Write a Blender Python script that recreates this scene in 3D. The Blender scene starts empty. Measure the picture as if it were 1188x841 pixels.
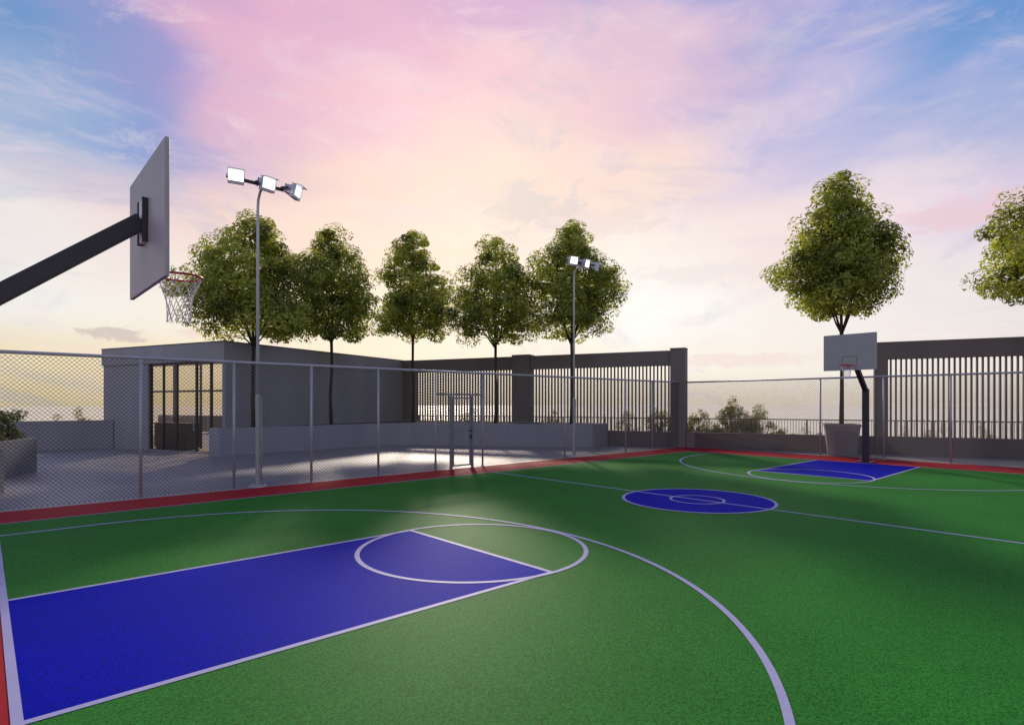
import bpy, math, random
from mathutils import Vector, Matrix, noise as mnoise
R = math.radians
rnd = random.Random(7)
scene = bpy.context.scene
col = scene.collection

# ------------------------------------------------------------------ helpers
class MB:
    """collects faces, then links them as one mesh object"""
    def __init__(s): s.v = []; s.f = []; s.tone = []
    def add(s, verts, faces):
        o = len(s.v); s.v += [tuple(p) for p in verts]; s.f += [tuple(i + o for i in f) for f in faces]
    def box(s, x0, x1, y0, y1, z0, z1, M=None):
        vs = [Vector((x, y, z)) for z in (z0, z1) for y in (y0, y1) for x in (x0, x1)]
        if M is not None: vs = [M @ v for v in vs]
        s.add(vs, [(0, 2, 3, 1), (4, 5, 7, 6), (0, 1, 5, 4), (2, 6, 7, 3), (0, 4, 6, 2), (1, 3, 7, 5)])
    def prism(s, pts, z0, z1):
        n = len(pts)
        s.add([(x, y, z0) for x, y in pts] + [(x, y, z1) for x, y in pts],
              [tuple(range(n))[::-1], tuple(range(n, 2 * n))] + [(i, (i + 1) % n, n + (i + 1) % n, n + i) for i in range(n)])
    def sheet(s, pts, z): s.add([(x, y, z) for x, y in pts], [tuple(range(len(pts)))])
    def ring(s, cx, cy, r0, r1, z, a0=0, a1=360, n=128):
        full = abs(a1 - a0) >= 359.9; m = n if full else n + 1
        vs = []
        for i in range(m):
            a = R(a0 + (a1 - a0) * i / n); vs += [(cx + r0 * math.cos(a), cy + r0 * math.sin(a), z), (cx + r1 * math.cos(a), cy + r1 * math.sin(a), z)]
        fs = []
        for i in range(n):
            j = (i + 1) % m; fs.append((2 * i, 2 * i + 1, 2 * j + 1, 2 * j))
        s.add(vs, fs)
    def tube(s, pts, rad, n=8, cap=True):
        pts = [Vector(p) for p in pts]; k = len(pts)
        rs = rad if isinstance(rad, (list, tuple)) else [rad] * k
        t0 = (pts[1] - pts[0]).normalized()
        up = Vector((0, 0, 1)) if abs(t0.z) < .9 else Vector((1, 0, 0))
        u = t0.cross(up).normalized()
        vs = []
        for i, p in enumerate(pts):
            t = (pts[min(i + 1, k - 1)] - pts[max(i - 1, 0)]).normalized()
            u = (u - t * u.dot(t)).normalized(); w = t.cross(u)
            for j in range(n):
                a = 2 * math.pi * j / n; vs.append(p + (u * math.cos(a) + w * math.sin(a)) * rs[i])
        fs = [(i * n + j, i * n + (j + 1) % n, (i + 1) * n + (j + 1) % n, (i + 1) * n + j) for i in range(k - 1) for j in range(n)]
        if cap: fs += [tuple(range(n))[::-1], tuple(range((k - 1) * n, k * n))]
        s.add(vs, fs)
    def bar(s, p, q, w, h):
        """rectangular bar from p to q, w wide across, h deep"""
        p, q = Vector(p), Vector(q); t = (q - p).normalized()
        up = Vector((0, 0, 1)) if abs(t.z) < .95 else Vector((0, 1, 0))
        u = t.cross(up).normalized() * w / 2; k = u.cross(t).normalized() * h / 2
        s.add([p - u - k, p + u - k, p + u + k, p - u + k, q - u - k, q + u - k, q + u + k, q - u + k],
              [(0, 3, 2, 1), (4, 5, 6, 7), (0, 1, 5, 4), (1, 2, 6, 5), (2, 3, 7, 6), (3, 0, 4, 7)])
    def torus(s, c, r, t, n=40, m=10):
        vs = [(c[0] + (r + t * math.cos(2 * math.pi * j / m)) * math.cos(2 * math.pi * i / n),
               c[1] + (r + t * math.cos(2 * math.pi * j / m)) * math.sin(2 * math.pi * i / n),
               c[2] + t * math.sin(2 * math.pi * j / m)) for i in range(n) for j in range(m)]
        s.add(vs, [(i * m + j, ((i + 1) % n) * m + j, ((i + 1) % n) * m + (j + 1) % m, i * m + (j + 1) % m) for i in range(n) for j in range(m)])
    def build(s, name, mat, parent=None, smooth=False, bevel=0):
        me = bpy.data.meshes.new(name); me.from_pydata(s.v, [], s.f); me.update()
        if smooth: me.polygons.foreach_set('use_smooth', [True] * len(me.polygons))
        if s.tone:
            at = me.attributes.new('tone', 'FLOAT', 'FACE'); at.data.foreach_set('value', s.tone)
        me.materials.append(mat)
        o = bpy.data.objects.new(name, me); col.objects.link(o)
        if parent is not None: o.parent = parent
        if bevel:
            b = o.modifiers.new('bevel', 'BEVEL'); b.width = bevel; b.segments = 2; b.limit_method = 'ANGLE'; b.angle_limit = R(40)
        return o

def tag(o, label, cat, group=None):
    o['label'] = label; o['category'] = cat
    if group: o['group'] = group
    return o
def thing(name, label, cat, loc=(0, 0, 0), rz=0, group=None):
    o = bpy.data.objects.new(name, None); o.empty_display_size = .3; col.objects.link(o)
    o.location = loc; o.rotation_euler = (0, 0, rz)
    return tag(o, label, cat, group)
def kids(o): return [c for c in bpy.data.objects if c.parent == o]
def copy_tree(o, parent=None):
    c = o.copy(); col.objects.link(c)
    if parent is not None: c.parent = parent
    for ch in kids(o): copy_tree(ch, c)
    return c
def struct(o): o['kind'] = 'structure'; return o

# ------------------------------------------------------------------ materials
def srgb(r, g, b):
    f = lambda c: (c / 255 / 12.92) if c <= 10 else ((c / 255 + .055) / 1.055) ** 2.4
    return (f(r), f(g), f(b), 1)
def mat(name, base, rough=.6, metal=0, var=.12, scale=3, bump=.0, bscale=60, spec=.5, fine=0, fscale=200, streak=False):
    m = bpy.data.materials.new(name); m.use_nodes = True; nt = m.node_tree; N = nt.nodes; L = nt.links
    p = N['Principled BSDF']; p.inputs['Roughness'].default_value = rough; p.inputs['Metallic'].default_value = metal
    p.inputs['Specular IOR Level'].default_value = spec
    tc = N.new('ShaderNodeTexCoord')
    n1 = N.new('ShaderNodeTexNoise'); n1.inputs['Scale'].default_value = scale; n1.inputs['Detail'].default_value = 6
    src = tc.outputs['Object']
    if streak:
        mp = N.new('ShaderNodeMapping'); mp.inputs['Scale'].default_value = (1, 1, .18); L.new(src, mp.inputs[0]); L.new(mp.outputs[0], n1.inputs['Vector'])
    else: L.new(src, n1.inputs['Vector'])
    r = N.new('ShaderNodeMapRange'); r.inputs[1].default_value = .25; r.inputs[2].default_value = .75
    r.inputs[3].default_value = 1 - var; r.inputs[4].default_value = 1 + var; L.new(n1.outputs[0], r.inputs[0])
    fac = r.outputs[0]
    if fine:
        n2 = N.new('ShaderNodeTexNoise'); n2.inputs['Scale'].default_value = fscale; n2.inputs['Detail'].default_value = 3; L.new(src, n2.inputs['Vector'])
        r2 = N.new('ShaderNodeMapRange'); r2.inputs[1].default_value = .3; r2.inputs[2].default_value = .7
        r2.inputs[3].default_value = 1 - fine; r2.inputs[4].default_value = 1 + fine; L.new(n2.outputs[0], r2.inputs[0])
        mu = N.new('ShaderNodeMath'); mu.operation = 'MULTIPLY'; L.new(fac, mu.inputs[0]); L.new(r2.outputs[0], mu.inputs[1]); fac = mu.outputs[0]
    vm = N.new('ShaderNodeVectorMath'); vm.operation = 'SCALE'; vm.inputs[0].default_value = base[:3]; L.new(fac, vm.inputs['Scale'])
    L.new(vm.outputs[0], p.inputs['Base Color'])
    if bump:
        nb = N.new('ShaderNodeTexNoise'); nb.inputs['Scale'].default_value = bscale; nb.inputs['Detail'].default_value = 4; L.new(src, nb.inputs['Vector'])
        b = N.new('ShaderNodeBump'); b.inputs['Strength'].default_value = bump; b.inputs['Distance'].default_value = .01
        L.new(nb.outputs[0], b.inputs['Height']); L.new(b.outputs[0], p.inputs['Normal'])
    return m
M = {}
M['green'] = mat('court green acrylic', (.028, .195, .024), .62, spec=.035, var=.16, scale=.5, bump=.10, bscale=160, fine=.55, fscale=75)
M['blue'] = mat('court blue acrylic', (.001, .006, .38), .64, spec=.02, var=.09, scale=.6, bump=.10, bscale=160, fine=.5, fscale=75)
M['red'] = mat('court red acrylic', (.42, .024, .03), .62, spec=.04, var=.12, scale=.8, bump=.10, bscale=160, fine=.2, fscale=95)
M['line'] = mat('court line paint', (.42, .41, .64), .6, spec=.2, var=.08, scale=2, fine=.16, fscale=120)
M['paving'] = mat('plaza paving', (.28, .27, .285), .52, spec=.4, var=.12, scale=.7, bump=.15, bscale=50, fine=.06, fscale=60)
M['concrete'] = mat('grey rendered wall', (.34, .34, .36), .75, var=.10, scale=.9, bump=.12, bscale=45, fine=.05, fscale=70, streak=True)
M['brown'] = mat('taupe painted wall', (.20, .175, .165), .75, var=.10, scale=.9, bump=.12, bscale=45, fine=.05, fscale=70, streak=True)
M['slat'] = mat('slat paint', (.15, .13, .12), .5, var=.06)
M['rail'] = mat('railing paint', (.09, .085, .085), .5, var=.05)
M['box'] = mat('dark planter box', (.21, .21, .23), .8, var=.09, scale=1.3, bump=.12, bscale=40, fine=.05, fscale=80, streak=True)
M['planter'] = mat('planter concrete', (.36, .36, .41), .8, var=.09, scale=1.3, bump=.12, bscale=40, fine=.05, fscale=80, streak=True)
M['pot'] = mat('cast pot', (.34, .325, .32), .8, var=.12, scale=2, bump=.25, bscale=40, fine=.08, fscale=50)
M['soil'] = mat('soil', (.10, .075, .05), .95, var=.3, scale=6, bump=.6, bscale=30)
M['galv'] = mat('galvanised steel', (.46, .46, .50), .5, .3, var=.08, scale=4)
M['pole'] = mat('lamp pole paint', (.62, .62, .64), .45, .2, var=.05, scale=4)
M['gate'] = mat('painted gate steel', (.24, .24, .27), .5, .3, var=.08, scale=4)
M['wire'] = mat('dull fence wire', (.085, .076, .055), .65, .2, var=.05)
M['dark'] = mat('dark powder coat', (.035, .032, .036), .45, var=.08, scale=5, bump=.05, bscale=90)
M['board'] = mat('backboard', (.43, .41, .41), .5, var=.05, scale=3)
M['white'] = mat('white plate', (.85, .85, .86), .5, var=.03)
M['rim'] = mat('rim red', (.45, .02, .025), .4, var=.05)
M['net'] = mat('net cord', (.82, .80, .77), .8, var=.1, scale=20)
M['square'] = mat('target square paint', (.34, .22, .12), .6, var=.05)
M['head'] = mat('lamp housing', (.55, .55, .60), .4, .5, var=.05)
M['frame'] = mat('dark door frame', (.045, .04, .042), .4, .3, var=.05)
M['wood'] = mat('interior cabinet', (.09, .06, .04), .5, var=.2, scale=4, streak=True)
M['tan'] = mat('interior wall', (.42, .36, .28), .8, var=.06)
M['bark'] = mat('bark', (.065, .05, .038), .9, var=.3, scale=9, bump=.6, bscale=35, streak=True)
M['ground'] = mat('distant dry ground', (.78, .66, .46), .22, var=.10, scale=.02)

def leafmat(name, a, b, trans=.35):
    m = bpy.data.materials.new(name); m.use_nodes = True; nt = m.node_tree; N = nt.nodes; L = nt.links
    p = N['Principled BSDF']; p.inputs['Roughness'].default_value = .5; p.inputs['Specular IOR Level'].default_value = .35
    at = N.new('ShaderNodeAttribute'); at.attribute_name = 'tone'
    cr = N.new('ShaderNodeValToRGB'); e = cr.color_ramp.elements
    e[0].position = 0; e[0].color = (*a, 1); e[1].position = 1; e[1].color = (*b, 1); L.new(at.outputs['Fac'], cr.inputs[0])
    L.new(cr.outputs[0], p.inputs['Base Color'])
    tr = N.new('ShaderNodeBsdfTranslucent')
    mx2 = N.new('ShaderNodeMixRGB'); mx2.blend_type = 'MULTIPLY'; mx2.inputs[0].default_value = 1; L.new(cr.outputs[0], mx2.inputs[1]); mx2.inputs[2].default_value = (2.2, 2.0, .7, 1)
    L.new(mx2.outputs[0], tr.inputs['Color'])
    mx = N.new('ShaderNodeMixShader'); mx.inputs[0].default_value = trans
    L.new(p.outputs[0], mx.inputs[1]); L.new(tr.outputs[0], mx.inputs[2])
    L.new(mx.outputs[0], N['Material Output'].inputs['Surface'])
    return m
M['leaf'] = leafmat('street tree leaves', (.035, .060, .008), (.40, .46, .12), .5)
M['leaf2'] = leafmat('shrub leaves', (.03, .05, .015), (.12, .14, .06))
M['leaf3'] = leafmat('pale shrub leaves', (.16, .165, .08), (.40, .40, .24))
M['flower'] = mat('red petals', (.5, .03, .05), .6, var=.1)

def glassmat():
    m = bpy.data.materials.new('clear glass'); m.use_nodes = True; N = m.node_tree.nodes; L = m.node_tree.links
    N.remove(N['Principled BSDF'])
    t = N.new('ShaderNodeBsdfTransparent'); t.inputs[0].default_value = (.95, .93, .90, 1)
    g = N.new('ShaderNodeBsdfGlossy'); g.inputs['Roughness'].default_value = .02
    lw = N.new('ShaderNodeLayerWeight'); pw = N.new('ShaderNodeMath'); pw.operation = 'POWER'; pw.inputs[1].default_value = 5; L.new(lw.outputs['Facing'], pw.inputs[0]); fr = N.new('ShaderNodeMath'); fr.operation = 'MULTIPLY_ADD'; fr.inputs[1].default_value = .9; fr.inputs[2].default_value = .04; L.new(pw.outputs[0], fr.inputs[0])
    mx = N.new('ShaderNodeMixShader'); L.new(fr.outputs[0], mx.inputs[0]); L.new(t.outputs[0], mx.inputs[1]); L.new(g.outputs[0], mx.inputs[2])
    L.new(mx.outputs[0], N['Material Output'].inputs['Surface']); return m
M['glass'] = glassmat()
def emit(name, c, s):
    m = bpy.data.materials.new(name); m.use_nodes = True; p = m.node_tree.nodes['Principled BSDF']
    p.inputs['Base Color'].default_value = (.8, .8, .8, 1); p.inputs['Emission Color'].default_value = (*c, 1); p.inputs['Emission Strength'].default_value = s
    return m
M['lit'] = emit('lit lamp lens', (1, .98, .96), 1.6)

# ------------------------------------------------------------------ frames
CX, CY, CH, YAW, FPX, HY = -.1855, -5.9319, 1.9006, .8286, 670.87, 467.82
cy, sy = math.cos(YAW), math.sin(YAW)
NA, NB = Vector((.8997, -.4365)), Vector((.4365, .8997))
def PZ(a, b):
    """terrace frame: a runs along the back wall, b towards it -> world XY"""
    rt = a * NA.x + b * NB.x; fw = a * NA.y + b * NB.y
    return Vector((CX + fw * cy + rt * sy, CY + fw * sy - rt * cy))
AX = PZ(1, 0) - PZ(0, 0)
PROT = math.atan2(AX.y, AX.x)                     # rotation of the terrace frame
def pz3(a, b, z=0): p = PZ(a, b); return (p.x, p.y, z)

# ------------------------------------------------------------------ court
KL, KW, HX, R3, L, W, RC, LW = 4.5622, 1.476, .9687, 5.105, 20.4035, 6.178, 1.456, .06
YO, XO = 7.537, 22.364
m = MB(); m.sheet([(-2.2, -YO), (XO, -YO), (XO, YO), (-2.2, YO)], .003); struct(m.build('court_border', M['red']))
m = MB(); m.sheet([(-.06, -W), (L, -W), (L, W), (-.06, W)], .005); struct(m.build('court_floor', M['green']))
m = MB()
m.sheet([(0, -KW), (KL, -KW), (KL, KW), (0, KW)], .007)
m.sheet([(L - KL, -KW), (L, -KW), (L, KW), (L - KL, KW)], .007)
m.ring(L / 2, 0, 0, RC, .007)
struct(m.build('court_key_paint', M['blue']))
m = MB(); z = .009
def rect(x0, x1, y0, y1, dz=0): m.sheet([(x0, y0), (x1, y0), (x1, y1), (x0, y1)], z + dz)
rect(-LW, 0, -W, W); rect(L, L + LW * .6, -W, W)
rect(-LW, L + LW * .6, W, W + LW * .6, .0006); rect(-LW, L + LW * .6, -W - LW, -W, .0006)
rect(L / 2 - LW / 2, L / 2 + LW / 2, -W, W)
for sgn, x0 in ((1, 0), (-1, L)):
    f = lambda x: x0 + sgn * x
    xs = sorted((f(0), f(KL)))
    rect(*xs, KW - LW, KW); rect(*xs, -KW, -KW + LW)
    xs = sorted((f(KL - LW), f(KL))); rect(*xs, -KW + LW, KW - LW)
    m.ring(f(KL), 0, 1.5 - LW, 1.5, z + .0012)
    a0 = (-90, 90) if sgn > 0 else (90, 270)
    m.ring(f(HX), 0, R3 - LW / 2, R3 + LW / 2, z + .0018, *a0, n=160)
    xs = sorted((f(0), f(HX))); rect(*xs, R3 - LW / 2, R3 + LW / 2); rect(*xs, -R3 - LW / 2, -R3 + LW / 2)
m.ring(L / 2, 0, RC - LW, RC, z + .0012)
m.ring(L / 2, 0, .53 - .05, .53, z + .0012)
struct(m.build('court_lines', M['line']))

# ------------------------------------------------------------------ terrace, ground
m = MB()
m.sheet([tuple(PZ(*p)) for p in ((-34, 30), (-34, -14), (34, -14), (34, 30))], 0)
struct(m.build('terrace_paving', M['paving']))
m = MB(); S = 6000; m.sheet([(-S, -S), (S, -S), (S, S), (-S, S)], -24); struct(m.build('ground', M['ground']))

# ------------------------------------------------------------------ basketball hoops
def make_hoop():
    # local frame: backboard back face at x=0, facing +x, hoop axis in the plane y=0
    t = thing('basketball_hoop', 'large grey basketball backboard seen from behind on a dark slanted arm', 'basketball hoop', group='basketball hoops on the court')
    m = MB(); m.box(0, .034, -.73, .73, 2.905, 4.005); bd = m.build('backboard', M['board'], t, bevel=.006)
    m = MB(); c, h, w, e = 3.17, .16, .21, .022
    for b in ((-w, w, c - h, c - h + e), (-w, w, c + h - e, c + h), (-w, -w + e, c - h + e, c + h - e), (w - e, w, c - h + e, c + h - e)):
        m.box(.034, .037, b[0], b[1], b[2], b[3])
    m.build('target_square', M['square'], bd)
    m = MB(); m.box(-.034, -.001, -.085, .085, 3.31, 3.67); m.build('mounting_plate', M['white'], t, bevel=.003)
    for y0 in (-.115, .087): m = MB(); m.box(-.045, -.001, y0, y0 + .028, 3.30, 3.68); m.build('plate_flange', M['dark'], t, bevel=.003)
    p0, p1 = Vector((-1.50, 0, 2.30)), Vector((-.035, 0, 3.49))
    m = MB(); m.bar(p0, p1, .13, .135); m.build('arm', M['dark'], t, bevel=.006)
    m = MB(); m.box(-1.585, -1.415, -.085, .085, .03, 2.36); m.build('pole', M['dark'], t, bevel=.01)
    m = MB(); m.box(-1.72, -1.28, -.22, .22, .005, .03); m.build('base_plate', M['dark'], t, bevel=.004)
    for i in range(4):
        m = MB(); m.tube([(-1.5 + (-.17, .17)[i % 2], (-.17, .17)[i // 2], .03), (-1.5 + (-.17, .17)[i % 2], (-.17, .17)[i // 2], .06)], .018, 6); m.build('anchor_bolt', M['galv'], t)
    m = MB(); m.torus((.263, 0, 3.05), .19, .010); rim = m.build('rim', M['rim'], t, smooth=True)
    m = MB(); m.box(.037, .050, -.08, .08, 2.96, 3.08); m.box(.050, .085, -.065, .065, 3.035, 3.06)
    m.bar((.045, .05, 2.98), (.13, .12, 3.043), .014, .014); m.bar((.045, -.05, 2.98), (.13, -.12, 3.043), .014, .014)
    m.build('rim_bracket', M['rim'], rim)
    m = MB(); n = 11
    def prof(s): return .187 * (1 - s) ** 1.0 + .098 * s - .035 * math.sin(math.pi * s)
    for d in (1, -1):
        for i in range(n):
            pts = []
            for k in range(13):
                s = k / 12; a = 2 * math.pi * (i / n) + d * s * 1.57
                rr = prof(s) ; pts.append((.263 + rr * math.cos(a), rr * math.sin(a), 3.045 - .41 * s))
            m.tube(pts, .0034, 5, cap=False)
    m.build('net', M['net'], t)
    return t
hoop = make_hoop(); hoop.location = (.877, 0, 0)
far = copy_tree(hoop); far.location = (19.28, .09, 0); far.rotation_euler = (0, 0, math.pi)
far['label'] = 'distant basketball hoop on a dark post in front of the tapered pot'

# ------------------------------------------------------------------ floodlight posts
def make_lamp():
    t = thing('floodlight_post', 'nearer tall floodlight post with three lit lamps, left of the gate', 'floodlight', group='floodlight posts along the fence')
    zt = 6.72
    m = MB(); m.tube([(0, 0, .02), (0, 0, zt - .35), (0, -.03, zt - .18), (0, -.14, zt - .04), (0, -.34, zt + .06)], [.036, .030, .030, .030, .030], 14); m.build('pole', M['pole'], t, smooth=True)
    m = MB(); m.tube([(0, 0, .02), (0, 0, 2.06), (0, 0, 2.10)], [.048, .048, .034], 16); m.build('pole_sleeve', M['pole'], t, smooth=False)
    m = MB(); m.tube([(.072, -.01, .10), (.072, -.01, 2.05)], .017, 8); m.build('conduit', M['pole'], t, smooth=True)
    m = MB(); m.tube([(0, 0, .003), (0, 0, .02)], .21, 16)
    for i in range(6):
        a = i * math.pi / 3; m.tube([(.16 * math.cos(a), .16 * math.sin(a), .021), (.16 * math.cos(a), .16 * math.sin(a), .06)], .018, 6)
    m.build('base_plate', M['pole'], t)
    m = MB(); m.bar((-.58, -.34, zt + .07), (.58, -.34, zt + .07), .06, .06); m.build('crossarm', M['dark'], t)
    for x, yw in ((-.60, -14), (0, 12), (.58, 42)):
        Mx = Matrix.Translation((x, -.38, zt + .10)) @ Matrix.Rotation(R(yw), 4, 'Z') @ Matrix.Rotation(R(14), 4, 'X')
        # head faces local -y
        m = MB(); w, h = .150, .115
        fr = [(-w, -.20, -h), (w, -.20, -h), (w, -.20, h), (-w, -.20, h)]
        bk = [(-w * .7, .04, -h * .72), (w * .7, .04, -h * .72), (w * .7, .04, h * .72), (-w * .7, .04, h * .72)]
        m.add([Mx @ Vector(p) for p in fr + bk], [(4, 5, 6, 7), (0, 4, 7, 3), (1, 2, 6, 5), (0, 1, 5, 4), (3, 7, 6, 2)])
        m.box(-w - .008, w + .008, -.33, -.10, h + .002, h + .016, Mx)     # hood
        m.box(-w - .008, w + .008, -.215, -.10, -h - .060, -h - .002, Mx)  # ballast lip
        for q in (-1, 1): m.box(min(q * w, q * (w + .01)), max(q * w, q * (w + .01)), -.225, -.195, -h, h, Mx)
        for q in range(5): m.box(-.11 + q * .055 - .006, -.11 + q * .055 + .006, .041, .075, -.10, .10, Mx)
        hd = m.build('floodlight', M['head'], t)
        m = MB(); m.add([Mx @ Vector((p[0] * .98, p[1] + .004, p[2] * .98)) for p in fr], [(0, 1, 2, 3)]); m.build('lens', M['lit'], hd)
        m = MB(); m.bar(Mx @ Vector((-w - .02, -.06, 0)), Mx @ Vector((-w - .02, .10, -.03)), .012, .05); m.bar(Mx @ Vector((w + .02, -.06, 0)), Mx @ Vector((w + .02, .10, -.03)), .012, .05)
        m.bar(Mx @ Vector((-w - .03, .11, -.03)), Mx @ Vector((w + .03, .11, -.03)), .03, .03); m.build('bracket', M['dark'], hd)
    return t
lamp = make_lamp(); lamp.location = (4.469, 7.74, 0)
l2 = copy_tree(lamp); l2.location = (15.345, 7.74, 0); l2['label'] = 'farther floodlight post with three lit lamps in front of a tree, right of the gate'

# ------------------------------------------------------------------ chain-link fences and gate
FH = 2.80
def wires(m, x0, x1, z0, z1, pitch=.078, r=.0040):
    """diagonal wires over a rectangle in the local xz plane"""
    for d in (1, -1):
        c0 = x0 - (z1 - z0) if d > 0 else x0
        n = int((x1 - x0 + z1 - z0) / pitch) + 1
        for i in range(n):
            c = c0 + i * pitch
            pts = []
            # line x = c + t (d>0) or x = c - t, z = z0 + t
            ta, tb = (x0 - c, x1 - c) if d > 0 else (c - x1, c - x0)
            ta, tb = max(ta, 0), min(tb, z1 - z0)
            if tb - ta < .02: continue
            y = .004 * d
            p = (c + d * ta, y, z0 + ta); q = (c + d * tb, y, z0 + tb)
            m.tube([p, q], r, 3, cap=False)
def fence(label, loc, rz, x0, x1, posts, gaps, thin=()):
    t = thing('chain_link_fence', label, 'fence', loc, rz, 'chain-link fences round the court')
    for x in posts:
        m = MB(); rr = .030; m.tube([(x, 0, .004), (x, 0, FH)], rr, 12); m.tube([(x, 0, .005), (x, 0, .014)], rr + .03, 12)
        m.build('post', M['galv'], t, smooth=True)
    m = MB(); m.tube([(x0, 0, FH + .005), (x1, 0, FH + .005)], .032, 12); m.build('top_rail', M['galv'], t, smooth=True)
    m = MB(); x = x0
    for g0, g1, gz in gaps:
        wires(m, x, g0, .03, FH); wires(m, g0, g1, gz, FH); x = g1
    wires(m, x, x1, .03, FH); m.build('wire_mesh', M['wire'], t)
    return t
fs = fence('long grey chain-link fence along the far sideline with the gate in it', (0, 7.56, 0), 0, -3.1, XO + .03,
           [-3.05, -1.4, 2.15, 3.9, 5.65, 7.45, 9.26, 10.98, 14.66, 18.14, 19.94, XO], [(9.80, 10.58, 2.12), ])
m = MB(); m.bar((9.29, 0, 2.16), (10.95, 0, 2.16), .055, .055); m.build('header_rail', M['gate'], fs)
fence('grey chain-link fence behind the distant basketball hoop', (22.25, 0, 0), -math.pi / 2, -7.40, 9.6, [-1.97, .03, 1.86, 5.6, 9.5], [])
g = thing('metal_gate', 'narrow grey pedestrian gate in the chain-link fence', 'gate', (9.80, 7.56, 0))
for x in (0, .78):
    m = MB(); m.box(x - .034, x + .034, -.034, .034, .004, 2.125); m.build('gate_post', M['gate'], g, bevel=.006)
m = MB()
m.box(.055, .10, -.02, .02, .07, 2.08); m.box(.68, .725, -.02, .02, .07, 2.08); m.box(.10, .68, -.02, .02, .07, .115); m.box(.10, .68, -.02, .02, 2.035, 2.08)
m.build('gate_frame', M['gate'], g)
m = MB(); m.box(.10, .68, -.015, .015, 1.10, 1.125); m.build('middle_rail', M['gate'], g)
m = MB(); m.bar((.60, -.05, 1.09), (.74, -.05, 1.09), .03, .035); m.build('latch', M['dark'], g)
m = MB(); m.box(.67, .74, -.045, -.02, .86, .98); m.build('lock_box', M['dark'], g)
m = MB(); wires(m, .10, .68, .115, 2.035); m.build('gate_mesh', M['wire'], g)

# ------------------------------------------------------------------ pavilion
O = pz3(0, 0)
def pthing(name, label, cat, a, b, group=None): return thing(name, label, cat, pz3(a, b), PROT, group)
A0, A1, B0, B1, BT = -26.66, -19.0, 14.71, 25.60, 4.20
pv = pthing('pavilion', 'flat-roofed grey pavilion with a glazed door front', 'building', A0, B0)
wx, wy = A1 - A0, B1 - B0
gl, gr = -23.61 - A0, -19.17 - A0            # glazed opening
T = .22; DP = 1.3
for bx in ((0, gl, 0, T, 0, 3.50), (gr, wx - .001, 0, T, 0, 3.50), (wx - T, wx, T + .001, wy, 0, 3.50), (0, T, T + .001, DP, 0, 3.50)):
    m = MB(); m.box(*bx); m.build('wall', M['concrete'], pv)
m = MB(); m.prism([(-.03, -.07), (wx + .02, -.07), (wx + .02, wy), (wx - T - .02, wy), (wx - T - .02, DP), (-.03, DP)], 3.501, BT); m.build('roof_fascia', M['concrete'], pv, bevel=.012)
m = MB(); m.prism([(-.05, -.09), (wx + .04, -.09), (wx + .04, wy + .01), (wx - T - .04, wy + .01), (wx - T - .04, DP + .02), (-.05, DP + .02)], BT + .002, BT + .03); m.build('roof_capping', M['frame'], pv)
m = MB(); m.box(T + .001, wx - T - .001, T + .001, DP, .004, .03); m.build('interior_floor', M['tan'], pv)
dr = MB(); yy = .12
for a in (-23.61 + .03, -22.77, -21.96, -20.78, -19.94, -19.17 - .03): x = a - A0; dr.box(x - .026, x + .026, yy - .04, yy + .04, .03, 3.499)
for a in (-21.96, -20.78, -19.94): x = a - A0; dr.box(x + .027, x + .055, yy - .04, yy + .04, .03, 3.499)
dr.box(gl, gr, yy - .03, yy + .03, 2.34, 2.41); dr.box(gl, gr, yy - .045, yy + .045, 3.43, 3.4985); dr.box(gl, gr, yy - .045, yy + .045, .0045, .06)
fd = dr.build('door_frame', M['frame'], pv)
ed = [-23.61, -22.77, -21.96, -20.78, -19.94, -19.17]
for i in range(5):
    m = MB(); m.box(ed[i] - A0 + .036, ed[i + 1] - A0 - .036, yy - .006, yy + .006, .06, 3.43); m.build('glass_pane', M['glass'], fd)
for a in (-20.84, -20.0): m = MB(); x = a - A0; m.tube([(x, yy - .09, .85), (x, yy - .09, 1.45)], .016, 8); m.tube([(x, yy - .09, .9), (x, yy, .9)], .01, 6); m.tube([(x, yy - .09, 1.4), (x, yy, 1.4)], .01, 6); m.build('door_handle', M['galv'], fd)
for x in (T + .001, 2.9, 4.6, 6.3, wx - T - .061): m = MB(); m.box(x, x + .06, DP - .14, DP - .06, .031, 3.50); m.build('window_mullion', M['frame'], pv)
m = MB(); m.box(T + .062, wx - T - .062, DP - .104, DP - .096, .032, 3.498); m.build('window_pane', M['glass'], pv)
m = MB(); m.box(gl - .05, gr + .12, -.16, -.002, .003, .045); m.build('threshold', M['pot'], pv)
cb = pthing('cabinet', 'dark cabinet standing behind the pavilion glass doors', 'cabinet', -23.9, 15.16)
m = MB(); m.box(0, 2.1, 0, .55, .10, 1.05); m.build('carcass', M['wood'], cb, bevel=.01)
m = MB(); m.box(-.04, 2.14, -.04, .59, 1.052, 1.10); m.build('worktop', M['dark'], cb)
for i in range(4): m = MB(); m.box(.02 + i * .52, .50 + i * .52, -.022, -.002, .13, 1.02); m.build('cabinet_door', M['wood'], cb)
m = MB(); m.box(.04, 2.06, .04, .5, .03, .099); m.build('plinth', M['dark'], cb)

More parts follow.
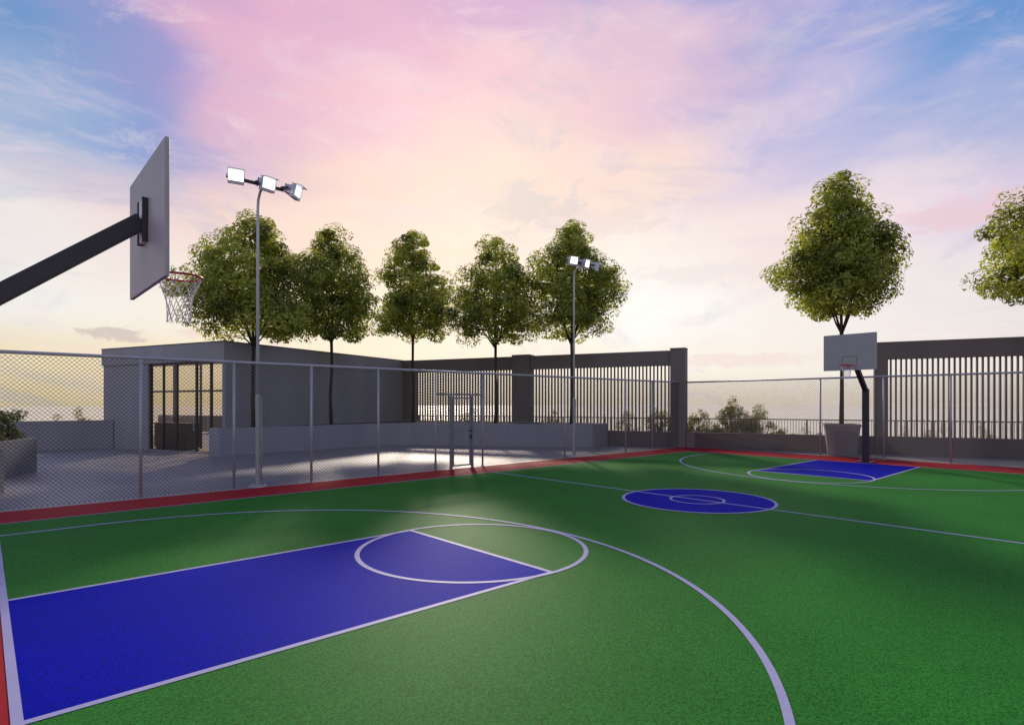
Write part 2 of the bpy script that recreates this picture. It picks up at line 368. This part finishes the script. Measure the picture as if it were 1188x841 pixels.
# ------------------------------------------------------------------ back boundary: pillars, slat screens, parapet, railing
WB = 25.62
def screen(label, a0, a1, post_left=0):
    t = pthing('slat_screen', label, 'screen wall', a0, WB, 'slatted screen walls on the back edge')
    w = a1 - a0
    m = MB(); m.box(0, w, 0, .32, 3.55, 4.20); m.build('beam', M['brown'], t, bevel=.012)
    m = MB(); m.box(0, w, 0, .32, 0, .66); m.build('base_wall', M['brown'], t, bevel=.012)
    if post_left:
        m = MB(); m.box(0, post_left, .002, .318, .661, 3.549); m.build('end_column', M['brown'], t)
    m = MB(); x = post_left + .10
    while x < w - .06:
        m.box(x - .028, x + .028, .10, .19, .661, 3.549); x += .162
    m.build('slat_panel', M['slat'], t)
    return t
screen('slatted screen wall between the pavilion and the middle pillar', -18.40, -12.40)
screen('slatted screen wall between the middle pillar and the tall end pillar', -11.45, -4.78)
screen('slatted screen wall to the right of the distant hoop', 2.78, 14.0, .44)
for a0, a1, zt, lb in ((-18.97, -18.41, 4.21, 'dark corner pillar where the pavilion meets the slatted wall'), (-12.39, -11.46, 4.27, 'broad taupe pillar between the two slatted screens'), (-4.77, -4.13, 4.29, 'tall taupe pillar ending the slatted wall beside the open railing')):
    t = pthing('pillar', lb, 'pillar', a0, WB, 'pillars of the back wall')
    m = MB(); m.box(0, a1 - a0, -.10, .50, 0, zt - .06); m.build('shaft', M['brown'], t, bevel=.012)
    m = MB(); m.box(-.012, a1 - a0 + .012, -.112, .512, zt - .058, zt); m.build('capping', M['brown'], t, bevel=.008)
t = pthing('parapet_wall', 'low dark parapet wall with railing behind it, left of the tapered pot', 'low wall', -4.128, WB)
m = MB(); m.box(0, 6.90, 0, .25, 0, .62); m.build('wall_body', M['brown'], t, bevel=.01)
m = MB(); m.box(0, 6.90, -.015, .265, .622, .66); m.build('coping', M['brown'], t, bevel=.006)
t = pthing('parapet_wall', 'low taupe parapet wall seen through the pavilion glass', 'low wall', -40, WB)
m = MB(); m.box(0, 20.95, 0, .25, 0, 1.05); m.build('wall_body', M['brown'], t, bevel=.01)
m = MB(); m.box(0, 20.95, -.015, .265, 1.052, 1.09); m.build('coping', M['brown'], t, bevel=.006)
rl = pthing('railing', 'thin dark metal railing running behind the back wall', 'railing', -18.4, WB + .56)
m = MB(); m.box(0, 32.4, -.02, .02, 1.22, 1.26); m.build('top_rail', M['rail'], rl)
m = MB(); m.box(0, 32.4, -.015, .015, .52, .55); m.build('bottom_rail', M['rail'], rl)
m = MB(); x = .05
while x < 32.4: m.box(x - .008, x + .008, -.008, .008, .551, 1.219); x += .105
m.build('balusters', M['rail'], rl)
x = .02
while x < 32.4: m = MB(); m.box(x - .018, x + .018, .021, .05, 0, 1.24); m.build('railing_post', M['rail'], rl); x += 2.1

# ------------------------------------------------------------------ planters
def planter(name, label, cat, pts, h, wallt, matn, soil_drop=.06):
    """hollow planter: outer polygon pts in the terrace frame, walls of thickness wallt"""
    t = pthing(name, label, cat, 0, 0)
    n = len(pts); P = [Vector(p) for p in pts]
    area = sum(P[i].x * P[(i + 1) % n].y - P[(i + 1) % n].x * P[i].y for i in range(n))
    if area < 0: P.reverse()
    inn = []
    for i in range(n):
        e0 = (P[i] - P[i - 1]).normalized(); e1 = (P[(i + 1) % n] - P[i]).normalized()
        n0 = Vector((-e0.y, e0.x)); n1 = Vector((-e1.y, e1.x)); k = (n0 + n1); k = k / max(.3, k.dot(n0)); inn.append(P[i] + k * wallt)
    v = [(p.x, p.y, 0) for p in P] + [(p.x, p.y, h) for p in P] + [(p.x, p.y, h) for p in inn] + [(p.x, p.y, h - .3) for p in inn]
    f = []
    for i in range(n):
        j = (i + 1) % n
        f += [(i, j, n + j, n + i), (n + i, n + j, 2 * n + j, 2 * n + i), (2 * n + i, 2 * n + j, 3 * n + j, 3 * n + i)]
    m = MB(); m.add(v, f); m.build('planter_wall', M[matn], t, bevel=.012)
    m = MB(); m.sheet([(p.x, p.y) for p in inn], h - soil_drop); m.build('soil', M['soil'], t)
    return t
front = [(-18.45, 14.02), (-17.85, 16.6), (-17.25, 19.0), (-16.9, 20.3), (-16.4, 21.2), (-15.7, 21.75), (-14.6, 22.05), (-12.4, 22.55), (-10.2, 23.1), (-7.72, 23.85), (-7.55, 25.50)]
planter('planter_bed', 'long grey concrete planter bed wrapping from the pavilion along the back wall', 'planter', front + [(-18.98, 25.50), (-18.98, 14.02)], 1.0, .14, 'planter', .03)
# two planter boxes at the left edge
c = Vector((-19.0, 8.75)); e = Vector((1.4, -1.43)).normalized(); nn = Vector((-e.y, e.x))
if nn.x > 0: nn = -nn
q = [c, c + e * 4.2, c + e * 4.2 + nn * 1.1, c + nn * 1.1]
planter('planter_box', 'grey concrete planter box holding a clipped dark shrub', 'planter', [tuple(p) for p in q], .95, .10, 'box')
c2 = Vector((-14.95, 6.30)); q = [c2, c2 + e * 1.3, c2 + e * 1.3 + nn * .9, c2 + nn * .9]
planter('planter_box', 'empty grey planter box cut by the left edge, nearest the fence', 'planter', [tuple(p) for p in q], .97, .10, 'box')
# low wall at far left
t = pthing('low_wall', 'low grey wall running left from the pavilion front', 'low wall', 0, 0)
m = MB(); m.prism([(-25.9, 14.68), (-26.15, 14.68), (-31.7, 3.9), (-31.45, 3.9)], 0, 1.16); m.build('wall_body', M['concrete'], t, bevel=.01)
m = MB(); m.prism([(-25.88, 14.685), (-26.17, 14.685), (-31.72, 3.9), (-31.43, 3.9)], 1.162, 1.19); m.build('coping', M['concrete'], t)
# tapered pots
def pot(label, a, b, s=1):
    t = pthing('tapered_pot', label, 'plant pot', a, b, 'tapered tree pots')
    w0, w1, h = .44 * s, .56 * s, 1.15
    sq = lambda w, z: [(-w, -w, z), (w, -w, z), (w, w, z), (-w, w, z)]
    m = MB(); rings = [sq(w0, 0), sq(w1, h - .08), sq(w1 + .025, h - .078), sq(w1 + .025, h), sq(w1 - .05, h), sq(w1 - .08, h - .2)]
    v = [p for r_ in rings for p in r_]; f = [(0, 3, 2, 1)]
    for k in range(len(rings) - 1):
        for i in range(4): j = (i + 1) % 4; f.append((4 * k + i, 4 * k + j, 4 * k + 4 + j, 4 * k + 4 + i))
    m.add(v, f); m.build('pot_body', M['pot'], t, bevel=.012)
    m = MB(); m.sheet([(p[0], p[1]) for p in sq(w1 - .052, 0)], h - .06); m.build('soil', M['soil'], t)
    return t
pot('grey tapered tree pot behind the distant basketball hoop', 1.62, 24.42)
pot('grey tapered tree pot beyond the right edge of the picture', 8.05, 23.6)

# ------------------------------------------------------------------ trees
def leaf(m, p, nrm, size, rg, tone):
    t = nrm.cross(Vector((rg.uniform(-1, 1), rg.uniform(-1, 1), rg.uniform(-1, 1)))).normalized(); b = nrm.cross(t)
    l, w = size, size * .42
    m.add([p - t * l * .5, p + b * w * .5 + nrm * size * .06, p + t * l * .5, p - b * w * .5 + nrm * size * .06], [(0, 1, 2, 3)]); m.tone.append(tone)
PROF = [(0, .30), (.06, .62), (.16, .90), (.32, 1.0), (.46, .97), (.58, .84), (.68, .64), (.77, .46), (.87, .35), (.95, .25), (1, .10)]
def prof(t):
    for (a, ra), (b, rb) in zip(PROF, PROF[1:]):
        if t <= b: return ra + (rb - ra) * (t - a) / (b - a)
    return .05
def rv(rg):
    while 1:
        v = Vector((rg.uniform(-1, 1), rg.uniform(-1, 1), rg.uniform(-1, 1)))
        if .05 < v.length < 1: return v
def tree(label, loc, z0, zf, zb, zt, rad, seed, nclump=160, nleaf=165, turn=0, group='street trees on the terrace'):
    """z0 base, zf fork, zb crown bottom, zt crown top (all heights above the terrace)"""
    rg = random.Random(seed); t = thing('tree', label, 'tree', (loc[0], loc[1], z0), rg.uniform(0, 6.28) + turn, group)
    H = zt - zb; off = Vector((seed * 7.3, seed * 3.1, 0))
    cl = []
    tries = 0
    while len(cl) < nclump and tries < 9000:
        tries += 1
        s = rg.random() ** 1.15; a = rg.uniform(0, 2 * math.pi); f = math.sqrt(rg.uniform(.10, 1))
        if s < .34 * (1.06 - f): continue
        lob = 1.14 + .95 * mnoise.noise(Vector((math.cos(a) * 1.3, math.sin(a) * 1.3, s * 3.2)) + off)
        r_ = rad * prof(s) * lob * f * .88
        c = Vector((r_ * math.cos(a), r_ * math.sin(a), zb - z0 + H * s * .95 + .1))
        if any((c - k[0]).length < .40 for k in cl): continue
        cl.append((c, f, s))
    cm = MB()
    for c, f, s in cl:
        sz = rg.uniform(.32, .64) * (1 if s < .7 else .8); tone = min(1, max(0, rg.gauss(.58, .24)))
        out = Vector((c.x, c.y, (s - .35) * 1.6)).normalized()
        for i in range(int(nleaf * (.7 + .6 * rg.random()))):
            v = rv(rg); v = v * (v.length ** -.35)
            p = c + Vector((v.x * sz, v.y * sz, v.z * sz * .72))
            nr = (v * .7 + out * .5 + Vector((0, 0, .6)) + rv(rg) * .9).normalized()
            leaf(cm, p, nr, rg.uniform(.10, .20), rg, min(1, max(0, tone + rg.gauss(0, .22))))
    cm.build('crown', M['leaf'], t)
    tm = MB(); F = zf - z0
    w1, w2 = rg.uniform(-.05, .05), rg.uniform(-.05, .05)
    tm.tube([(0, 0, -.08), (w1, w2, F * .33), (-w1 * .5, w2, F * .66), (0, 0, F)], [.085, .070, .060, .066], 10)
    nl = 10; limbs = []
    for i in range(nl):
        a = 2 * math.pi * (i + rg.uniform(-.3, .3)) / nl; s = (.25, .5, .38, .62)[i % 4]
        rr = rad * (.62 if i % 2 else .45) * prof(s); end = Vector((rr * math.cos(a), rr * math.sin(a), zb - z0 + H * s))
        st = Vector((0, 0, F - rg.uniform(0, .25)))
        pts = []
        for k in range(6):
            q = k / 5; p = st.lerp(end, q); sag = math.sin(math.pi * q)
            p += Vector((math.cos(a), math.sin(a), 0)) * sag * .10 * rr + rv(rg) * .04 * (k > 0); pts.append(p)
        tm.tube(pts, [.036, .031, .026, .021, .016, .010], 6); limbs.append(pts)
    pts = [Vector((0, 0, F - .05)), Vector((.05, -.03, F + H * .3)), Vector((-.03, .04, F + H * .6)), Vector((0, 0, zb - z0 + H * .9))]
    tm.tube(pts, [.055, .042, .028, .012], 7); limbs.append([pts[0].lerp(pts[3], k / 6) for k in range(7)])
    for c, f, s in cl:
        if rg.random() < .8:
            best = min(((c - p).length + (0 if p.z < c.z else .8), p) for l in limbs for p in l[1:])[1] if False else None
            bd = 9e9
            for l in limbs:
                for p in l[1:]:
                    d_ = (c - p).length + max(0, p.z - c.z + .1) * 1.5
                    if d_ < bd: bd, best = d_, p
            mid = best.lerp(c, .5) + Vector((0, 0, .05)) + rv(rg) * .06
            tm.tube([best, mid, c], [.016, .011, .005], 4, cap=False)
    tm.build('trunk', M['bark'], t, smooth=True)
    return t
def on_b(b, u):                                    # where a sight line meets the row b = const
    k = (u - 594) / FPX; fw = b / (NB.x * k + NB.y); rt = k * fw; return NA.x * rt + NA.y * fw, b
def at(a, b): return PZ(a, b)
tree('bushy green tree in the planter bed, behind the nearer floodlight post', at(-18.45, 15.5), .97, 4.15, 4.15, 9.1, 2.25, 11, turn=1.3, nclump=185)
tree('green tree second from the pavilion front in the planter bed, against the grey side wall', at(-18.05, 19.2), .97, 4.75, 4.5, 9.65, 1.75, 22)
tree('slim green tree in the planter bed just right of the dark corner pillar', at(*on_b(23.7, 479)), .97, 5.3, 4.9, 10.5, 2.1, 33)
tree('green tree with a pointed top in front of the first slatted screen', at(*on_b(24.0, 575)), .97, 4.6, 4.6, 9.75, 2.0, 44)
tree('tall green tree at the end of the planter bed behind the farther floodlight post', at(*on_b(24.5, 663)), .97, 4.7, 4.75, 10.1, 2.0, 55, nclump=180)
tree('large green tree growing from the tapered pot behind the distant hoop', at(1.62, 24.42), 1.1, 4.5, 4.95, 10.5, 1.6, 66, turn=math.pi, nclump=205, nleaf=165)
tree('green tree cut by the right edge of the picture', at(8.05, 23.6), 1.1, 4.5, 5.0, 10.0, 2.5, 78, nclump=205, nleaf=165)

# ------------------------------------------------------------------ shrubs
def shrub(label, a, b, z0, w, h, seed, n=1500, matn='leaf3', size=(.05, .11), flowers=0, loose=True, cat='shrub', group=None, name='shrub', wy=None):
    rg = random.Random(seed); p = PZ(a, b); t = thing(name, label, cat, (p.x, p.y, z0), PROT, group)
    m = MB(); st = MB(); wy = wy or w * .7
    ncl = max(5, int(n / 70))
    for i in range(ncl):
        if loose:
            x = rg.gauss(0, .55) * w / 2; y = rg.gauss(0, .5) * wy / 2; z = h * rg.uniform(.12, 1) * max(.35, 1 - abs(x) / (w * .85))
            st.tube([(x * .3, y * .3, 0), (x * .7, y * .7, z * .6), (x, y, z)], [.012, .008, .004], 4, cap=False); cs = (.16, .16, .14)
        else:
            x = rg.uniform(-1, 1) * w / 2 * .86; y = rg.uniform(-1, 1) * wy / 2 * .86; z = h * rg.uniform(.04, .92); cs = (.16, .16, .12)
            st.tube([(x * .5, y * .5, 0), (x, y, z)], [.012, .006], 4, cap=False)
        tn = rg.uniform(.2, .7)
        for k in range(int(n / ncl)):
            v = rv(rg); q = Vector((x + v.x * cs[0] * 1.3, y + v.y * cs[1] * 1.3, max(.02, z + v.z * cs[2] * 1.3)))
            leaf(m, q, (v + Vector((0, 0, .6)) + rv(rg) * .7).normalized(), rg.uniform(*size), rg, min(1, max(0, tn + rg.gauss(0, .2))))
        if flowers and rg.random() < flowers:
            fl = MB()
            for k in range(7):
                v = rv(rg) * .035; leaf(fl, Vector((x, y, z + .12)) + v, rv(rg).normalized(), .075, rg, .5)
            fl.tone = []; fl.build('flower', M['flower'], t)
    m.build('foliage', M[matn], t); st.build('stems', M['bark'], t)
    return t
G = 'shrubs beyond the back wall'
def s_at(u, b): return on_b(b, u)
for lb, u, w, h, sd, n in (('broad pale shrub behind the railing, touching the tall end pillar', 812, 1.5, 1.55, 1, 1300),
                        ('tallest pale shrub behind the railing in the open gap', 851, 1.6, 2.05, 2, 1900),
                        ('rounded pale shrub behind the railing, right of the tallest one', 880, 1.3, 1.70, 3, 1200),
                        ('sparse low shrub behind the railing, halfway to the tapered pot', 905, .9, 1.05, 4, 400),
                        ('airy sapling seen through the slats just left of the tall end pillar', 767, 1.1, 2.15, 5, 700),
                        ('thin sapling seen through the slats of the second screen, centre', 728, .9, 1.6, 6, 350),
                        ('low shrub seen through the slats just right of the broad middle pillar', 640, 1.3, 1.5, 7, 500),
                        ('low shrub seen through the slats behind the narrow gate', 545, 1.4, 1.5, 8, 500)):
    a, b = s_at(u, 27.6); shrub(lb, a, b, 0, w * 1.25, h * 1.05, sd, n * 4, group=G, size=(.06, .13))
for lb, u, sd in (('low red-flowered plant behind the railing just left of the tapered pot', 935, 31), ('low red-flowered plant seen through the right screen, nearest the hoop post', 1050, 32), ('low red-flowered plant seen through the middle of the right screen', 1090, 33), ('low red-flowered plant seen through the right screen, nearest the right edge', 1140, 34)):
    a, b = s_at(u, 27.0); shrub(lb, a, b, 0, 1.6, .95, sd, 900, flowers=.9, group='flowering plants beyond the back wall', size=(.04, .08))
# plants along the low left wall, and the clipped shrub in its box
for lb, s_, h, sd, fw_ in (('feathery pale shrub above the left wall at the left edge', .40, 1.75, 41, 0), ('small tufted shrub above the left wall', .26, 1.45, 42, 0), ('shrub with pink-red flowers above the left wall', .13, 1.5, 43, .5), ('pale shrub above the left wall, touching the pavilion', .045, 1.65, 44, 0)):
    pa = Vector((-26.45, 14.4)).lerp(Vector((-32.0, 3.6)), s_); shrub(lb, pa.x - 1.05, pa.y + .5, 0, 1.5, h * 1.06, sd, 1600, flowers=fw_, group='plants along the left wall', matn='leaf3')
pc = c + e * 1.35 + nn * .55
sh = shrub('clipped dense dark shrub growing in the left planter box', pc.x, pc.y, .88, .0 + 2.2, .80, 51, 11000, 'leaf2', (.06, .12), loose=False, wy=.85)
sh.rotation_euler = (0, 0, PROT + math.atan2(e.y, e.x))

# ------------------------------------------------------------------ sky, sun, camera
SAZ = math.atan2(0.8152, 0.5791); SEL = R(25)
w = bpy.data.worlds.new('World'); scene.world = w; w.use_nodes = True
N = w.node_tree.nodes; Lk = w.node_tree.links; N.clear()
out = N.new('ShaderNodeOutputWorld'); bg = N.new('ShaderNodeBackground'); bg.inputs['Strength'].default_value = .1
Lk.new(bg.outputs[0], out.inputs['Surface'])
sky = N.new('ShaderNodeTexSky'); sky.sky_type = 'NISHITA'; sky.sun_disc = False; sky.sun_elevation = SEL; sky.sun_rotation = math.pi / 2 - SAZ
sky.air_density = 1; sky.dust_density = 2
tc = N.new('ShaderNodeTexCoord'); D = tc.outputs['Generated']
def math_(op, a, b=None, c=None, clamp=False):
    n = N.new('ShaderNodeMath'); n.operation = op; n.use_clamp = clamp
    for i, x in enumerate((a, b, c)):
        if x is None: continue
        if isinstance(x, (int, float)): n.inputs[i].default_value = x
        else: Lk.new(x, n.inputs[i])
    return n.outputs[0]
def noise_(scale, detail, zs=1.0, rough=.55, dist=0):
    mp = N.new('ShaderNodeMapping'); mp.inputs['Scale'].default_value = (1, 1, zs); Lk.new(D, mp.inputs[0])
    n = N.new('ShaderNodeTexNoise'); n.inputs['Scale'].default_value = scale; n.inputs['Detail'].default_value = detail; n.inputs['Roughness'].default_value = rough; n.inputs['Distortion'].default_value = dist
    Lk.new(mp.outputs[0], n.inputs['Vector']); return n
sx = N.new('ShaderNodeSeparateXYZ'); Lk.new(D, sx.inputs[0])
fx = math_('ADD', math_('MULTIPLY', sx.outputs[0], cy), math_('MULTIPLY', sx.outputs[1], sy))     # towards azimuth YAW
rx = math_('SUBTRACT', math_('MULTIPLY', sx.outputs[0], sy), math_('MULTIPLY', sx.outputs[1], cy))
az = math_('MULTIPLY', math_('ARCTAN2', rx, fx), 180 / math.pi)
el = math_('MULTIPLY', math_('ARCSINE', sx.outputs[2]), 180 / math.pi)
nA = noise_(2.2, 7, 2.6, .55, .6); sc = N.new('ShaderNodeSeparateColor'); Lk.new(nA.outputs['Color'], sc.inputs[0])
azw = math_('ADD', az, math_('MULTIPLY', math_('SUBTRACT', sc.outputs[0], .5), 34))
elw = math_('ADD', el, math_('MULTIPLY', math_('SUBTRACT', sc.outputs[1], .5), math_('MULTIPLY', math_('MINIMUM', math_('MAXIMUM', el, 0), 25), .62)))
AZ = [-180, -85, -41, -33, -25, -12, 0, 12, 25, 33, 41, 85, 180]
def pad(r, side=None, back=None): return [back or (192, 190, 208)] + [side or r[0]] + r + [side or r[-1]] + [back or (192, 190, 208)]
BK = (192, 190, 208)
rows = [
 (-.5, pad([(220, 202, 160), (220, 202, 160), (220, 203, 168), (222, 207, 180), (226, 212, 188), (226, 212, 192), (222, 208, 192), (218, 205, 192), (216, 203, 190)], (200, 190, 180), (185, 180, 185))),
 (3.5, pad([(243, 226, 188), (244, 227, 190), (249, 234, 204), (251, 237, 212), (253, 240, 220), (253, 245, 233), (249, 241, 230), (246, 239, 231), (245, 237, 230)], (215, 205, 205), (208, 204, 218))),
 (8, pad([(243, 240, 235), (248, 239, 228), (252, 238, 218), (253, 238, 216), (255, 246, 230), (255, 254, 250), (250, 242, 234), (247, 239, 236), (243, 234, 233)], (190, 185, 205), (196, 196, 218))),
 (15, pad([(240, 233, 230), (242, 220, 218), (246, 216, 202), (253, 231, 210), (253, 236, 220), (253, 242, 232), (247, 227, 224), (244, 226, 231), (224, 209, 228)], (155, 165, 205), BK)),
 (22, pad([(158, 180, 215), (134, 158, 211), (210, 180, 208), (247, 214, 202), (250, 222, 206), (250, 223, 213), (220, 203, 228), (186, 187, 225), (130, 164, 218)], (110, 140, 195), BK)),
 (28, pad([(112, 152, 204), (160, 154, 208), (224, 178, 206), (240, 194, 206), (243, 206, 210), (232, 198, 216), (164, 167, 220), (148, 164, 218), (108, 152, 212)], (90, 125, 185), BK)),
 (35, pad([(135, 152, 208), (224, 172, 206), (228, 174, 204), (220, 174, 207), (213, 178, 215), (178, 172, 218), (150, 160, 218), (138, 159, 215), (102, 150, 210)], (85, 120, 182), BK)),
 (58, pad([(108, 126, 184)] * 9, (80, 98, 160), (120, 126, 170))),
]
az01 = math_('MULTIPLY_ADD', azw, 1 / 360, .5)
prev = None
for i, (e_, cs) in enumerate(rows):
    cr = N.new('ShaderNodeValToRGB'); ce = cr.color_ramp; ce.interpolation = 'EASE' if False else 'LINEAR'
    while len(ce.elements) < len(cs): ce.elements.new(.5)
    for j, (a_, c_) in enumerate(zip(AZ, cs)):
        ce.elements[j].position = a_ / 360 + .5; ce.elements[j].color = srgb(*c_)
    Lk.new(az01, cr.inputs[0])
    if prev is None: prev = cr.outputs[0]; pe = e_; continue
    mr = N.new('ShaderNodeMapRange'); mr.interpolation_type = 'SMOOTHSTEP'; mr.inputs[1].default_value = pe; mr.inputs[2].default_value = e_; Lk.new(elw, mr.inputs[0])
    mx = N.new('ShaderNodeMixRGB'); Lk.new(mr.outputs[0], mx.inputs[0]); Lk.new(prev, mx.inputs[1]); Lk.new(cr.outputs[0], mx.inputs[2]); prev = mx.outputs[0]; pe = e_
# thin pale wisps and a few greyer streaks
def wisps(prev, nz, lo, hi, color, amt):
    mr = N.new('ShaderNodeMapRange'); mr.interpolation_type = 'SMOOTHSTEP'; mr.inputs[1].default_value = lo; mr.inputs[2].default_value = hi; mr.inputs[4].default_value = amt; Lk.new(nz.outputs[0], mr.inputs[0])
    mx = N.new('ShaderNodeMixRGB'); Lk.new(mr.outputs[0], mx.inputs[0]); Lk.new(prev, mx.inputs[1]); mx.inputs[2].default_value = srgb(*color); return mx.outputs[0]
prev = wisps(prev, noise_(5.5, 9, 3.2, .62, .5), .50, .78, (236, 214, 226), .50)
prev = wisps(prev, noise_(9, 10, 2.4, .66, .8), .52, .74, (246, 226, 228), .38)
prev = wisps(prev, noise_(4.2, 9, 2.0, .62, 1.2), .55, .72, (150, 172, 215), .28)
prev = wisps(prev, noise_(3.4, 8, 5.0, .58, .3), .58, .75, (230, 219, 216), .35)
# single small clouds low over the horizon
nB = noise_(17, 10, 2.2, .68, .6); sb = N.new('ShaderNodeSeparateColor'); Lk.new(nB.outputs['Color'], sb.inputs[0])
def cloud(prev, a_, e_, wa, we, color, amt):
    x = math_('DIVIDE', math_('SUBTRACT', math_('MULTIPLY_ADD', sb.outputs[0], wa * 3.2, az), a_ + wa * 1.6), wa)
    y = math_('DIVIDE', math_('SUBTRACT', math_('MULTIPLY_ADD', sb.outputs[1], we * 3.6, el), e_ + we * 1.8), we)
    r2 = math_('ADD', math_('MULTIPLY', x, x), math_('MULTIPLY', y, y))
    mr = N.new('ShaderNodeMapRange'); mr.interpolation_type = 'SMOOTHSTEP'; mr.inputs[1].default_value = .25; mr.inputs[2].default_value = 1.2; mr.inputs[3].default_value = amt; mr.inputs[4].default_value = 0; Lk.new(r2, mr.inputs[0])
    mx = N.new('ShaderNodeMixRGB'); Lk.new(mr.outputs[0], mx.inputs[0]); Lk.new(prev, mx.inputs[1]); mx.inputs[2].default_value = srgb(*color); return mx.outputs[0]
prev = cloud(prev, -34.3, 5.7, 2.2, .75, (206, 192, 186), .8)
prev = cloud(prev, -27.5, 6.1, 2.4, .6, (240, 216, 202), .7)
prev = cloud(prev, 1.5, 18.4, 6.5, 2.4, (222, 212, 208), .75)
prev = cloud(prev, 9, 17.0, 6, 1.6, (238, 220, 214), .6)
prev = cloud(prev, 40, 14.5, 6.5, 1.3, (240, 205, 212), .7)
prev = cloud(prev, 17, 12, 7, 1.0, (240, 230, 226), .6)
prev = cloud(prev, 21, 4.0, 8, .7, (244, 224, 220), .7)
vs = N.new('ShaderNodeVectorMath'); vs.operation = 'SCALE'; vs.inputs['Scale'].default_value = 10; Lk.new(prev, vs.inputs[0])
fm = N.new('ShaderNodeMixRGB'); fm.inputs[0].default_value = .96; Lk.new(sky.outputs[0], fm.inputs[1]); Lk.new(vs.outputs[0], fm.inputs[2])
Lk.new(fm.outputs[0], bg.inputs['Color'])

sl = bpy.data.lights.new('sun', 'SUN'); sl.energy = 2.7; sl.angle = R(4.0); sl.color = (1, .86, .70)
so = bpy.data.objects.new('sun', sl); col.objects.link(so)
d = Vector((math.cos(SEL) * math.cos(SAZ), math.cos(SEL) * math.sin(SAZ), math.sin(SEL)))
so.rotation_euler = (-d).to_track_quat('-Z', 'Y').to_euler(); so.location = (10, 10, 30)

cam = bpy.data.cameras.new('camera'); co = bpy.data.objects.new('camera', cam); col.objects.link(co)
co.location = (CX, CY, CH); co.rotation_euler = (math.pi / 2, 0, YAW - math.pi / 2)
cam.sensor_fit = 'HORIZONTAL'; cam.sensor_width = 36; cam.lens = FPX / 1188 * 36; cam.shift_y = (HY - 420.5) / 1188
cam.clip_start = .05; cam.clip_end = 20000
scene.camera = co
vs_ = scene.view_settings; vs_.view_transform = 'Standard'; vs_.look = 'None'; vs_.exposure = 0; vs_.gamma = 1
scene.render.resolution_x, scene.render.resolution_y = 1024, 724
scene.cycles.use_denoising = True
scene.cycles.max_bounces = 8; scene.cycles.transparent_max_bounces = 16
